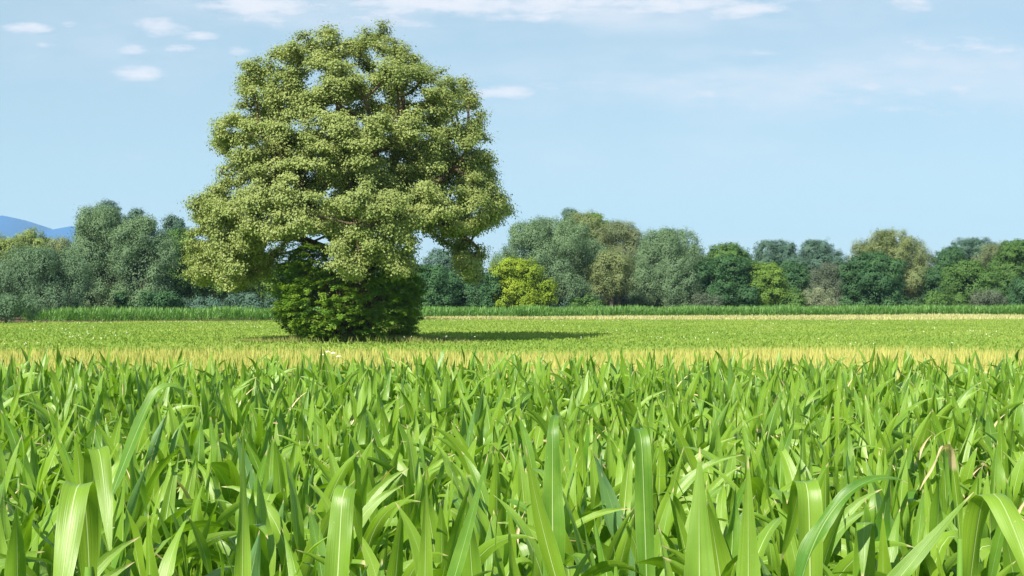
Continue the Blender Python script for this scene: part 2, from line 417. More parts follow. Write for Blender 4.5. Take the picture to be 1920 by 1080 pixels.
def big_tree():
    rg = np.random.default_rng(5)
    # attraction points
    n = 60000
    P = np.stack([rg.uniform(-9, 8.5, n), rg.uniform(-8, 8, n), rg.uniform(2.2, 15.1, n)], -1)
    L, R = sil(P[:, 2]); a = np.where(P[:, 0] < 0, L, R)
    b = (L + R) / 2 * 0.92
    q = np.sqrt((P[:, 0] / np.maximum(a, .05)) ** 2 + (P[:, 1] / np.maximum(b, .05)) ** 2)
    ok = q < 1.0
    # hollow underside: open below the lower boughs
    rr = np.hypot(P[:, 0], P[:, 1]); 
    floor = 5.1 - 2.6 * np.clip((np.abs(P[:, 0]) - 3.6) / 1.6, 0, 1) + np.where(P[:, 1] < -1.5, -0.5, 0.4) * (np.abs(P[:, 0]) < 4.2)
    front = (P[:, 1] < -2.0) & (P[:, 0] > -0.9) & (P[:, 0] < 2.9)
    floor = np.where(front, 2.6 + 0.3 * np.abs(P[:, 0] - 1.2), floor)
    rgap = (P[:, 0] > 2.9) & (P[:, 0] < 4.5); floor = np.where(rgap, np.maximum(floor, 4.6), floor)
    lgap = (P[:, 0] < -2.6) & (P[:, 0] > -4.2); floor = np.where(lgap, np.maximum(floor, 4.0), floor)
    ok &= P[:, 2] > floor
    P = P[ok]; q = q[ok]
    # clumpy density: keep where 3-D noise is high, and mostly towards the outside
    ns = np.array([mn.noise(Vector((p[0] * .60, p[1] * .60, p[2] * .80 + 7))) for p in P])
    ns2 = np.array([mn.noise(Vector((p[0] * 1.3 + 9, p[1] * 1.3, p[2] * 1.7))) for p in P])
    dens = np.clip(0.12 + 0.9 * np.clip(q - 0.35, 0, 1), 0, 1) * (ns + 0.55 * ns2 > np.where(q > 0.85, -0.06, 0.0))
    P = P[rg.random(len(P)) < dens * 0.95]
    # space colonisation
    nodes = [np.array([0, 0, z]) for z in (0, .5, 1.0, 1.5, 2.0, 2.5, 3.0)]; par = [-1, 0, 1, 2, 3, 4, 5]
    # leading limbs, laid out as in the photograph
    def limb(start, pts):
        i = start; c = nodes[i]
        for p in pts:
            p = np.array(p, float); m = max(1, int(np.linalg.norm(p - c) / 0.4))
            for s in range(1, m + 1):
                nodes.append(c + (p - c) * s / m + rg.normal(size=3) * 0.035); par.append(i); i = len(nodes) - 1
            c = p
        return i
    limb(6, [(-.1, 0, 5), (-.5, .2, 7.5), (-.9, .3, 10), (-1.0, .2, 13.2)])
    limb(6, [(.5, .3, 5), (1.5, .5, 7.5), (2.0, .3, 10), (2.0, .2, 12)])
    limb(6, [(.6, -.6, 4.8), (.9, -1.6, 7), (1.0, -2.2, 9.5)])
    limb(5, [(-.6, -.5, 4.2), (-1.6, -1.2, 6), (-3.0, -1.6, 7.6), (-4.2, -1.2, 9.5)])
    limb(5, [(-.8, .5, 4.2), (-2.4, 1.5, 6.2), (-3.6, 2.0, 9), (-4.0, 1.5, 11.4)])
    limb(4, [(.9, .2, 4.2), (2.6, .2, 5.6), (4.3, .0, 5.4), (5.6, -.2, 4.4)])
    limb(5, [(1.0, -.3, 4.6), (2.8, -.9, 6.6), (4.6, -1, 8.0), (5.4, -.8, 9.2)])
    limb(4, [(-1.0, -.5, 4.1), (-2.8, -1.0, 4.9), (-4.6, -1.2, 4.8), (-6.2, -1.0, 4.5)])
    limb(6, [(.3, 1.0, 5), (.6, 3, 7), (.4, 4.5, 9)])
    limb(5, [(.2, -1.2, 4.4), (.4, -3.0, 5.4), (.5, -4.6, 5.2)])
    limb(5, [(-1, 2, 4.6), (-2.5, 4.2, 5.6)]); limb(5, [(1.5, 2, 4.8), (3.5, 3.8, 6.2)])
    nodes = list(nodes); step = 0.26; infl = 2.2; kill = 0.36
    A = P.copy(); K = len(A)
    NA = np.array(nodes)
    nd = np.full(K, 1e9); ni = np.zeros(K, int)
    def upd(new_idx):
        nonlocal nd, ni
        B = np.array([nodes[i] for i in new_idx])
        for s in range(0, len(B), 400):
            dd = np.linalg.norm(A[:, None] - B[None, s:s + 400], axis=2)
            j = dd.argmin(1); dm = dd[np.arange(len(A)), j]; k = dm < nd
            nd[k] = dm[k]; ni[k] = np.array(new_idx)[s + j[k]]
    upd(list(range(len(nodes))))
    for it in range(70):
        k = nd < (infl if it > 3 else 4)
        if not k.any(): break
        dirs = {}
        U = unit(A[k] - np.array([nodes[i] for i in ni[k]]))
        idx, inv = np.unique(ni[k], return_inverse=True)
        acc = np.zeros((len(idx), 3)); np.add.at(acc, inv, U)
        acc = unit(acc + rg.normal(size=acc.shape) * 0.25)
        new = []
        for i, dvec in zip(idx, acc):
            nodes.append(nodes[i] + dvec * step); par.append(int(i)); new.append(len(nodes) - 1)
        upd(new)
        al = nd > kill; A = A[al]; nd = nd[al]; ni = ni[al]
        if len(A) < 10 or len(nodes) > 16000: break
    NP = np.array(nodes); n = len(NP); ch = [[] for _ in range(n)]
    for i, p in enumerate(par):
        if p >= 0: ch[p].append(i)
    tips = np.zeros(n)
    for i in range(n - 1, -1, -1):
        if not ch[i]: tips[i] = 1
        if par[i] >= 0: tips[par[i]] += tips[i]
    T = tips[0]; rad = 0.012 + 0.50 * (tips / T) ** 0.46
    rad[:5] = [0.78, 0.66, 0.60, 0.56, 0.54]
    # chains
    paths = []; stack = [(0, -1)]
    while stack:
        i, p = stack.pop(); pts = []; rs = []
        if p >= 0: pts.append(NP[p]); rs.append(min(rad[p], rad[i] * 1.15))
        c = i
        while True:
            pts.append(NP[c]); rs.append(rad[c])
            if not ch[c]: break
            k = max(ch[c], key=lambda j: tips[j])
            for j in ch[c]:
                if j != k: stack.append((j, c))
            c = k
        if rs[0] > 0.016 or True: paths.append((pts, rs))
    big = [p for p in paths if p[1][0] > 0.05]; small = [p for p in paths if p[1][0] <= 0.05]
    V1, F1 = tubes(big, 8); V2, F2 = tubes(small, 4)
    root = empty('broadleaf_tree', (TX, TY, 0)); tag(root, 'huge lone green tree with dense domed crown standing in the meadow', 'tree')
    obj('trunk', mesh_from('trunk', np.concatenate([V1, V2]), np.concatenate([F1, F2 + len(V1)]), M_bark, smooth=True), root)
    # leaves in tufts at the twigs
    tw = np.where(tips <= 5)[0]
    print('big tree nodes', n, 'twigs', len(tw))
    tot = 500000
    per = np.maximum(1, (tot // len(tw)))
    C = np.repeat(NP[tw], per, 0); m = len(C)
    off = np.clip(rg.normal(size=(m, 3)), -1.9, 1.9) * np.array([0.215, 0.215, 0.11]) * (0.6 + 0.8 * rg.random((m, 1)))
    Q = C + off + np.array([0, 0, 0.03])
    out = unit(off + rg.normal(size=(m, 3)) * 0.08)
    ctr = np.array([0, 0, 7.5]); rad_out = unit(Q - ctr)
    Nn = unit(out * 0.6 + rad_out * 0.55 + np.array([0, 0, 0.55]) + rg.normal(size=(m, 3)) * 0.32)
    D = rg.normal(size=(m, 3)); D -= Nn * (D * Nn).sum(1, keepdims=True); D = unit(D) ; D[:, 2] -= 0.25
    Lf = 0.092 * (0.6 + 0.8 * rg.random(m))
    V, Fc = blades(Q, D, Nn, Lf, Lf * 0.85, rg, 0.12, 0.5)
    tc = np.repeat(rg.random(len(tw)), per)
    pn = np.array([mn.noise(Vector((p[0] * .5, p[1] * .5, p[2] * .5))) for p in NP[tw]]) * 0.5 + 0.5
    tint = np.clip(0.35 * tc + 0.12 * rg.random(m) + 0.5 * np.repeat(pn, per) + 0.02, 0, 1)
    obj('crown', mesh_from('crown', V, Fc, M_crown, {'tint': ('FACE', tint)}), root)
big_tree()

# dense shrub around the foot of the tree
def shrub_at_foot():
    rg = np.random.default_rng(8)
    root = empty('hornbeam_shrub', (TX - 0.1, TY - 1.5, 0)); tag(root, 'dense dark green shrub growing around the foot of the lone tree', 'shrub')
    # profile: half widths left/right by photo row
    T = [(455, 90, 60), (490, 130, 110), (520, 140, 125), (550, 140, 118), (580, 146, 124), (600, 136, 122), (620, 104, 106), (640, 72, 86)]
    ys = [t[0] for t in T]
    sprays = []; nb = 1900
    paths = []
    for k in range(nb):
        y = rg.uniform(458, 640); z = (HOR - y) / F * 65 + 2.0; z = max(z, 0.05)
        a = rg.uniform(0, 2 * math.pi)
        hw = 0.94 * np.interp(y, ys, [t[1] if math.cos(a) < 0 else t[2] for t in T]) * 65 / F
        ns = mn.noise(Vector((math.cos(a) * 2, math.sin(a) * 2, z * 1.1)))
        # an opening low in the middle, where the trunks show
        r = hw * (0.62 + 0.42 * rg.random() ** 0.6 + 0.12 * ns)
        x = r * math.cos(a); yy = r * math.sin(a) * 0.9
        if abs(x + 0.05) < 0.28 and yy < 0 and z < 1.0 and z > .25: continue
        if 0.1 < x < 0.9 and yy < 0 and z > 2.3 and rg.random() < 0.8: continue
        if z > 3.6 and x > 0.4 and rg.random() < .6 : continue
        if 1.0 < x < 1.7 and z < 0.45 and yy < 0 and rg.random() < .6: continue
        sprays.append((x, yy, z, a))
        if k % 9 == 0:
            paths.append(([(x * .1, yy * .1, 0.0), (x * .35, yy * .35, z * .55 + .1), (x * .75, yy * .75, z * .95)], [0.045, 0.03, 0.012]))
    V, Fc = tubes(paths, 5); obj('stems', mesh_from('stems', V, Fc, M_bark, smooth=True), root).name = 'stem'
    sp = np.array(sprays); per = 70; m = len(sp) * per
    B = np.repeat(sp, per, 0); t = rg.random(m)
    ln = np.repeat(rg.uniform(0.25, 0.6, len(sp)), per)
    az = B[:, 3] + np.repeat(rg.normal(size=len(sp)) * 0.7, per); el = np.repeat(rg.normal(size=len(sp)) * 0.3 + 0.1, per)
    dv = np.stack([np.cos(az), np.sin(az), el], -1)
    side = np.stack([-np.sin(az), np.cos(az), np.zeros(m)], -1)
    Q = B[:, :3] + dv * (t * ln)[:, None] + side * (rg.normal(size=m) * 0.12 * (1.1 - t))[:, None] + rg.normal(size=(m, 3)) * [0.05, 0.05, 0.035]
    Q[:, 2] = np.maximum(Q[:, 2] - 0.12 * t * t, 0.03)
    Nn = unit(np.array([0, 0, 1.0]) + dv * 0.5 + rg.normal(size=(m, 3)) * 0.45)
    D = dv + side * rg.normal(size=(m, 1)) * 0.9 - np.array([0, 0, .3])
    Lf = 0.10 * (0.7 + 0.6 * rg.random(m))
    V, Fc = blades(Q, D, Nn, Lf, Lf * 0.62, rg, 0.1, 0.45)
    tint = np.clip(np.repeat(rg.random(len(sp)), per) * 0.6 + rg.random(m) * 0.4, 0, 1)
    obj('foliage', mesh_from('foliage', V, Fc, M_bush, {'tint': ('FACE', tint)}), root)
shrub_at_foot()

def foot_grass():
    n = 14000; X = rng.normal(size=n) * 2.6; X = TX + 0.2 + X; Y = 64.4 + rng.normal(size=n) * 0.9
    P = np.stack([X, Y, np.zeros(n)], -1); a = rng.random(n) * 6.283
    D = np.stack([np.cos(a) * .35, np.sin(a) * .35, np.ones(n)], -1)
    Nn = np.stack([np.sin(a), -np.cos(a), np.full(n, .2)], -1)
    hh = (0.12 + 0.36 * rng.random(n)) * np.clip(1.25 - np.abs(X - TX) / 6.5, 0.2, 1)
    V, Fc = blades(P, D, Nn, hh, 0.03, rng, 0.1, 0.5)
    m = foliage('foot_grass_blade', (0.16, 0.23, 0.05), (0.34, 0.34, 0.12), 0.3, 0.7, 0.1, (1, 1, .7))
    tag(obj('rough_grass', mesh_from('rough_grass', V, Fc, m, {'tint': ('FACE', rng.random(n))})), 'rough brownish grass around the foot of the lone tree', 'grass', kind='stuff')
foot_grass()

# ------------------------------------------------------------------ background trees
KIND = {  # leaf colours a, b, leaf length, width ratio
 'willow': ((0.098, 0.178, 0.095), (0.200, 0.295, 0.155), 0.22, 0.36),
 'willowdark': ((0.080, 0.150, 0.085), (0.155, 0.245, 0.135), 0.22, 0.36),
 'olive': ((0.135, 0.185, 0.070), (0.235, 0.280, 0.120), 0.21, 0.5),
 'brown': ((0.130, 0.175, 0.080), (0.210, 0.250, 0.125), 0.21, 0.45),
 'dark': ((0.038, 0.105, 0.045), (0.085, 0.180, 0.065), 0.23, 0.75),
 'mid': ((0.055, 0.134, 0.034), (0.128, 0.226, 0.055), 0.24, 0.75),
 'fresh': ((0.091, 0.183, 0.034), (0.183, 0.287, 0.049), 0.24, 0.75),
 'yellow': ((0.130, 0.235, 0.022), (0.320, 0.395, 0.032), 0.21, 0.8),
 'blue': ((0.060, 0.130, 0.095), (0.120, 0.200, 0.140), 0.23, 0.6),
 'grey': ((0.090, 0.125, 0.085), (0.150, 0.185, 0.120), 0.21, 0.4),
 'silver': ((0.183, 0.232, 0.140), (0.293, 0.329, 0.201), 0.20, 0.3),
 'paleyellow': ((0.160, 0.230, 0.070), (0.270, 0.340, 0.110), 0.21, 0.7),
}
KM = {k: foliage('leaf_' + k, v[0], v[1], 0.28, 0.6, 0.15, (1.15, 1.15, 0.6)) for k, v in KIND.items()}
M_bark2 = bark('background_bark', (0.06, 0.05, 0.035), (0.16, 0.13, 0.10), 4)

def behind(x0, x1, d):
    """distance of a tree standing d - 128 m behind the front edge of the far maize"""
    return (134.2 + d - 128) / (1 - 0.44 * ((x0 + x1) / 2 - 960) / F)

def bg_tree(x0, x1, ytop, d, kind, label, bottom=0.08, name='tree', lob=1.0, dens=1.0, seed=0, peak=None, cat='tree', group='trees at the far edge of the fields', open_=0.0, lean=0.5):
    rg = np.random.default_rng(seed + 17)
    mat = KM[kind]; LL, WR = KIND[kind][2:]
    cx = px((x0 + x1) / 2, d); a = (x1 - x0) / 2 / F * d; H = pz(ytop, d)
    b = a * 0.85
    root = empty(name, (cx, d, 0)); tag(root, label, cat, group)
    zb = bottom * H
    # lobes: rounded boughs filling the outline
    Lr = min(a, (H - zb) * 0.5)
    nl = int((15 + 9 * (H - zb) / (2 * a)) * lob)
    C = []; R = []
    for i in range(nl * 10):
        if len(C) >= nl: break
        th = rg.uniform(0, 2 * math.pi); t = rg.random() ** 0.9
        r = Lr * rg.uniform(0.22, 0.50) / (lob ** 0.35)
        env = (1 - max(0, (t - lean) / (1 - lean)) ** 2.2) ** 0.5 * (0.82 + 0.18 * min(1, t / 0.25))
        k = rg.uniform(0.35, 1.0) ** 0.45
        z = zb + (H - zb) * t
        z = min(z, H - r * 0.9); z = max(z, zb + r * 0.6)
        c = np.array([max(0, env * a - r * rg.uniform(.35, .9)) * k * math.cos(th) + (peak or 0) * a * t, max(0, env * b - r * .8) * k * math.sin(th), z])
        if any(np.linalg.norm(c - e) < 0.5 * (r + q) for e, q in zip(C, R)) and i < nl * 8: continue
        C.append(c); R.append(r)
    C.append(np.array([(peak or 0) * a * 1.5, 0, H - Lr * 0.28])); R.append(Lr * 0.28)
    C = np.array(C); R = np.array(R)
    # spread the boughs so that the crown reaches its full width
    lo = (C[:, 0] - R).min(); hi = (C[:, 0] + R).max()
    C[:, 0] = np.where(C[:, 0] < 0, C[:, 0] * min(1.6, max(1, (a) / max(-lo, .1))), C[:, 0] * min(1.6, max(1, a / max(hi, .1))))
    Ps = []; Ns = []; Ts = []
    for i, (c, r) in enumerate(zip(C, R)):
        nt = int(4 * math.pi * r * r * 4.2 * dens) + 6; per = 30
        dr = unit(rg.normal(size=(nt, 3)))
        ph = rg.uniform(0, 6.28, 4)
        bump = 0.12 * np.sin(dr[:, 0] * 6 + ph[0]) * np.sin(dr[:, 1] * 6 + ph[1]) + 0.10 * np.sin(dr[:, 2] * 8 + ph[2]) * np.sin(dr[:, 0] * 8 + ph[3])
        rr = r * (1 + bump - 0.22 * rg.random(nt) ** 2) + rg.normal(size=nt) * (0.08 if WR < .5 else .13)
        q = c + dr * rr[:, None] * [1, 1, 0.95]
        keep = np.ones(nt, bool)
        for j in range(len(C)):
            if j != i: keep &= (np.linalg.norm(q - C[j], axis=1) > R[j] * 0.55)
        keep &= q[:, 2] > 0.1
        if open_ > 0: keep &= ~((bump < 0.0) & (rg.random(nt) < open_))
        q = q[keep]; dr = dr[keep]; nt = len(q)
        if nt == 0: continue
        off = rg.normal(size=(nt * per, 3)) * [0.19, 0.19, 0.15 if WR > .5 else 0.24]
        p = np.repeat(q, per, 0) + off
        nn = unit(np.repeat(dr, per, 0) * 1.0 + unit(off) * 0.3)
        tt = np.repeat(rg.random(nt), per)
        k2 = p[:, 2] > 0.05
        Ps.append(p[k2]); Ns.append(nn[k2]); Ts.append(np.clip(0.35 * rg.random() + 0.40 * tt + 0.14 * rg.random(len(p)) + .06, 0, 1)[k2])
    # leaves inside the crown
    nt = int(15 * a * (H - zb) * dens * (1 - 0.6 * open_)); q0 = unit(rg.normal(size=(nt, 3))) * (rg.random((nt, 1)) ** 0.45) * 0.86
    q0 = q0 * [a, b, (H - zb) * 0.5] + [0, 0, zb + (H - zb) * 0.47]
    p = np.repeat(q0, 10, 0) + rg.normal(size=(nt * 10, 3)) * 0.26; p = p[p[:, 2] > 0.05]
    Ps.append(p); Ns.append(unit(p - [0, 0, H * .4])); Ts.append(rg.random(len(p)) * .6)
    P = np.concatenate(Ps); Nr = np.concatenate(Ns); T = np.concatenate(Ts); n = len(P)
    Nn = unit(Nr * 0.9 + [0, 0, 0.25] + rg.normal(size=(n, 3)) * 0.13)
    D = rg.normal(size=(n, 3)); D -= Nn * (D * Nn).sum(1, keepdims=True); D = unit(D)
    if WR < 0.5: D[:, 2] = -np.abs(D[:, 2]) - 0.2
    Lf = LL * 0.70 * (0.7 + 0.6 * rg.random(n))
    V, Fc = blades(P, D, Nn, Lf, Lf * (0.25 + 0.9 * WR), rg, 0.1, 0.5)
    obj('crown', mesh_from('crown', V, Fc, mat, {'tint': ('FACE', T)}), root)
    # trunk and limbs
    k = max(3, min(7, int(len(C) * 0.25))); idx = rg.choice(len(C), k, replace=False)
    tr = 0.045 * H ** 0.9 * 0.6 + 0.05; f = np.array([0, 0, max(0.6, zb + 0.18 * (H - zb))])
    paths = [([(0, 0, -0.05), (0.02, 0, f[2] * .5), f], [tr * 1.3, tr, tr * .85])]
    for i in idx:
        e = C[i]; mpt = f + (e - f) * 0.5 + [0, 0, 0.12 * H * rg.random()]
        paths.append(([f - [0, 0, .1], mpt, e], [tr * .6, tr * .38, tr * .12]))
    V, Fc = tubes(paths, 6); obj('trunk', mesh_from('trunk', V, Fc, M_bark2, smooth=True), root)
    return root

BG = [
 # x0, x1, ytop, d, kind, label, options
 (-75, 62, 441, 172, 'paleyellow', 'pale yellow green tree at the left edge below the blue mountain', dict(open_=.3)),
 (25, 95, 431, 174, 'paleyellow', 'light olive green tree peeking above the grey green willow under the mountain', dict(open_=.4)),
 (78, 150, 444, 170, 'olive', 'small yellowish treetop between the mountain and the tall grey willow', dict(open_=.3)),
 (-60, 22, 492, 150, 'blue', 'dark blue green tree cut off by the left edge behind the low shrub', dict()),
 (8, 160, 466, 146, 'willowdark', 'broad grey green willow low in front of the yellowish treetops on the left', dict(lob=1.4)),
 (128, 262, 385, 158, 'willow', 'tallest grey green willow at the left with a peaked top', dict(lob=1.6, peak=.03, lean=.35)),
 (215, 318, 408, 153, 'willow', 'tall grey willow leaning against the right side of the tallest left willow', dict(lob=1.5)),
 (158, 245, 377, 178, 'blue', 'bluish open treetop rising behind the tallest left willow', dict(open_=.5, dens=.8)),
 (232, 275, 392, 176, 'blue', 'narrow dark treetop standing behind the gap of the two left willows', dict(open_=.4, dens=.8)),
 (298, 352, 404, 185, 'blue', 'hazy blue green treetop just left of the lone tree', dict(open_=.3)),
 (296, 375, 432, 165, 'mid', 'deep green leafy tree between the grey willow and the lone tree', dict()),
 (352, 450, 470, 155, 'mid', 'green tree with forked pale trunk under the lone tree left boughs', dict(bottom=.32, open_=.3)),
 (425, 520, 485, 158, 'fresh', 'light green tree behind the lone tree left boughs', dict(bottom=.2, open_=.3)),
 (790, 868, 468, 190, 'blue', 'blue green far trees seen under the lone tree right bough', dict(open_=.3)),
 (752, 840, 500, 147, 'dark', 'rounded green thicket directly right of the shrub at the lone tree foot', dict()),
 (838, 950, 503, 150, 'dark', 'dark blue green rounded tree left of the yellow tree', dict(lob=1.2)),
 (934, 1032, 486, 147, 'yellow', 'bright yellow green tree in front of the big silver willow', dict(lob=1.2, open_=.45, dens=1.1, bottom=.03, peak=-.25, lean=.25)),
 (928, 1132, 409, 156, 'willow', 'huge rounded silver green willow behind the yellow tree', dict(lob=2.0, lean=.3, bottom=.14, peak=.05)),
 (1040, 1098, 391, 182, 'blue', 'bluish treetop poking above the huge silver willow', dict(open_=.4)),
 (1052, 1140, 399, 172, 'olive', 'olive treetop behind the right shoulder of the huge silver willow', dict(open_=.2)),
 (1092, 1135, 401, 178, 'fresh', 'small vivid green treetop between the olive and brownish crowns', dict(open_=.3)),
 (1115, 1205, 418, 168, 'brown', 'brownish green tree between the two silver willows', dict(lob=1.3, bottom=.3)),
 (1120, 1174, 472, 150, 'olive', 'slim olive tree with bare reddish trunk between the two silver willows', dict(bottom=.33)),
 (1186, 1314, 431, 154, 'willow', 'right silver willow with lumpy rounded crown', dict(lob=1.8, bottom=.03, peak=.03)),
 (1310, 1408, 458, 168, 'mid', 'green tree with loose leafy top right of the silver willow', dict(open_=.35)),
 (1306, 1420, 480, 150, 'dark', 'dark green broad tree in front right of the silver willow', dict(lob=1.3)),
 (1404, 1466, 495, 148, 'fresh', 'yellowish green tree beside the broad dark green tree', dict(lob=1.2)),
 (1412, 1498, 451, 185, 'blue', 'hazy blue green tree with forked top right of the middle', dict(open_=.35)),
 (1450, 1508, 492, 156, 'dark', 'small dark green tree right of the yellowish green tree', dict()),
 (1488, 1580, 450, 178, 'blue', 'pointed blue green tree standing above the grey rounded shrub', dict(open_=.2, peak=-.05, lean=.2)),
 (1518, 1605, 497, 158, 'grey', 'dull grey green rounded tree left of the dark conical one', dict()),
 (1500, 1562, 541, 146, 'silver', 'low pale silvery bush at the foot of the grey rounded tree', dict(lob=.7)),
 (1582, 1692, 476, 148, 'dark', 'dark green conical broadleaf in front of the tall olive willow', dict(lob=1.4, lean=.15)),
 (1598, 1742, 432, 160, 'olive', 'tall olive willow with high rounded double crown on the right', dict(lob=1.8, lean=.4, open_=.15)),
 (1715, 1800, 500, 155, 'dark', 'low dark green tree right of the tall olive willow', dict(lean=.2)),
 (1752, 1800, 464, 176, 'dark', 'narrow dark treetop at the left of the round blue green crown', dict()),
 (1768, 1890, 448, 178, 'blue', 'round blue green crown near the right edge', dict(lob=1.3, lean=.4)),
 (1780, 1872, 490, 150, 'mid', 'leafy mid green tree below the round blue green crown', dict(lob=1.2)),
 (1836, 1905, 458, 170, 'brown', 'brownish sparse crown beside the round blue green crown', dict(open_=.4)),
 (1862, 1990, 452, 156, 'mid', 'tall green tree cut off by the right edge', dict(lob=1.3)),
 (1862, 1980, 520, 146, 'dark', 'low dark green tree in the right corner of the tree line', dict()),
 (1985, 2150, 450, 165, 'mid', 'green tree beyond the right side of the tree line', dict()),
 (-230, -70, 440, 165, 'willow', 'grey willow beyond the left side of the tree line', dict()),
]
for i, (x0, x1, yt, d, kd, lab, op) in enumerate(BG):
    if x0 > 1950 or x1 < -65: continue
    bg_tree(x0 - 12, x1 + 12, yt, behind(x0, x1, d) if d > 130 else d, kd, lab, seed=i * 7, name=('willow_tree' if 'willow' in kd else 'broadleaf_tree'), **op)

SH = [
 (-40, 62, 560, 123, 'willowdark', 'low grey green shrub at the left end of the far maize'),
 (60, 165, 556, 146, 'willowdark', 'grey green shrub under the broad low willow on the left'),
 (225, 335, 553, 147, 'dark', 'dull green undergrowth bush below the tall left willows'),
 (330, 420, 560, 147, 'blue', 'low bluish bush at the foot of the forked green tree'),
 (415, 535, 554, 147, 'blue', 'bluish bush behind the maize left of the lone tree'),
 (1025, 1130, 545, 152, 'blue', 'dark blue green bush in the shade below the huge silver willow'),
 (1075, 1125, 562, 146, 'mid', 'small green bush between the silver willow and slim olive tree'),
 (1150, 1215, 535, 158, 'grey', 'greyish bush behind the bare reddish trunk'),
 (1455, 1512, 545, 146, 'mid', 'small green bush at the left of the pale silvery bush'),
 (1300, 1345, 556, 146, 'grey', 'small grey bush at the right foot of the right silver willow'),
 (1720, 1790, 552, 147, 'mid', 'low green bush under the dark tree right of the olive willow'),
 (1825, 1885, 548, 145, 'grey', 'low greyish bush near the right corner of the tree line'),
]
for i, (x0, x1, yt, d, kd, lab) in enumerate(SH):
    bg_tree(x0 - 8, x1 + 8, yt - 3, behind(x0, x1, d), kd, lab, seed=900 + i * 5, name='shrub', cat='shrub', group='shrubs under the tree line', bottom=0.0, lob=.6)

# thicket filling the distance between the trunks
def thicket():
    rg = np.random.default_rng(77)
    Ps = []; Ns = []
    for k in range(190):
        X = -95 + k * 1.0 + rg.uniform(-.6, .6); Y = 186 + rg.uniform(-5, 5) + 0.44 * X; r = rg.uniform(1.8, 3.0)
        for z in (r * .5, 2.6, 3.6 + 1.2 * mn.noise(Vector((X * .12, 0, 0))) + rg.uniform(-.4, .5)):
            n = 520; dr = unit(rg.normal(size=(n, 3))); p = np.array([X, Y, z]) + dr * (r * (1 - .3 * rg.random(n)))[:, None]
            k2 = p[:, 2] > 0.05; Ps.append(p[k2]); Ns.append(dr[k2])
    P = np.concatenate(Ps); Nr = np.concatenate(Ns); n = len(P)
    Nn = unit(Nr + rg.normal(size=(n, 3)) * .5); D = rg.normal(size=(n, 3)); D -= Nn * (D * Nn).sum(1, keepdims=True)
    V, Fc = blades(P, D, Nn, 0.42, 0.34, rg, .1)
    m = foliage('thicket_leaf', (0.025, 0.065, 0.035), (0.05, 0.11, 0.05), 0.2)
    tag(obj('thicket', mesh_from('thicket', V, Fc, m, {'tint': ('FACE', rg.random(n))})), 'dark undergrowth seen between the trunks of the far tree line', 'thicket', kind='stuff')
thicket()

# ------------------------------------------------------------------ maize
def leaf_geo(L, W, az, el0, droop, pw, twist, kink, kt, seg, r, ns=4, taper=1.2, kw=0.38, fold=0.5, wave=0.05, start=(0, 0, 0), dry=0.0):
    """one maize blade; az heading, el0 starting elevation, droop total bend (rad), kink sharp extra bend at kt"""
    t = np.linspace(0, 1, seg + 1)
    el = el0 - droop * t ** pw
    if kink: el = el - kink / (1 + np.exp(-(t - kt) * 38))
    h = az + r.uniform(-.6, .6) * t ** 1.5
    dvec = np.stack([np.cos(el) * np.cos(h), np.cos(el) * np.sin(h), np.sin(el)], -1)
    c = np.zeros((seg + 1, 3)); c[1:] = np.cumsum((dvec[1:] + dvec[:-1]) / 2 * (L / seg), 0); c += np.array(start)
    side = np.stack([-np.sin(h), np.cos(h), np.zeros(seg + 1)], -1)
    nrm = np.cross(dvec, side)                      # faces up / towards the stalk
    tw = twist * t ** 1.2
    sd = side * np.cos(tw)[:, None] + nrm * np.sin(tw)[:, None]; nn = np.cross(dvec, sd)
    k = kw
    w = np.where(t < k, 0.62 + 0.38 * np.sin(np.clip(t / k, 0, 1) * math.pi / 2), (1 - np.clip((t - k) / (1 - k), 0, 1) ** taper) ** 0.97) * W
    w = np.maximum(w, 0.0012)
    us = np.linspace(-1, 1, ns + 1)
    fo = fold * (1 - 0.55 * t)
    ph = [r.uniform(0, 6.28), r.uniform(0, 6.28)]; fq = r.uniform(9, 16)
    V = np.zeros((seg + 1, ns + 1, 3)); UV = np.zeros((seg + 1, ns + 1, 2))
    for j, uu in enumerate(us):
        wv = np.sin(fq * t + ph[0 if uu < 0 else 1]) * wave * abs(uu) ** 2 * w * 2.2
        V[:, j] = c + sd * (uu * w / 2 * np.cos(fo))[:, None] - nn * ((abs(uu) * w / 2 * np.sin(fo)) * -1 + wv)[:, None]
        UV[:, j, 0] = (uu + 1) / 2; UV[:, j, 1] = t
    i = np.arange(seg)[:, None]; j = np.arange(ns)[None]
    Fc = np.stack([i * (ns + 1) + j, i * (ns + 1) + j + 1, (i + 1) * (ns + 1) + j + 1, (i + 1) * (ns + 1) + j], -1).reshape(-1, 4)
    dr = np.repeat(np.clip((t - (1 - dry)) * 4 + .5, 0, 1) if dry > 0 else np.zeros(seg + 1), ns + 1)
    return V.reshape(-1, 3), Fc, UV.reshape(-1, 2), dr, c

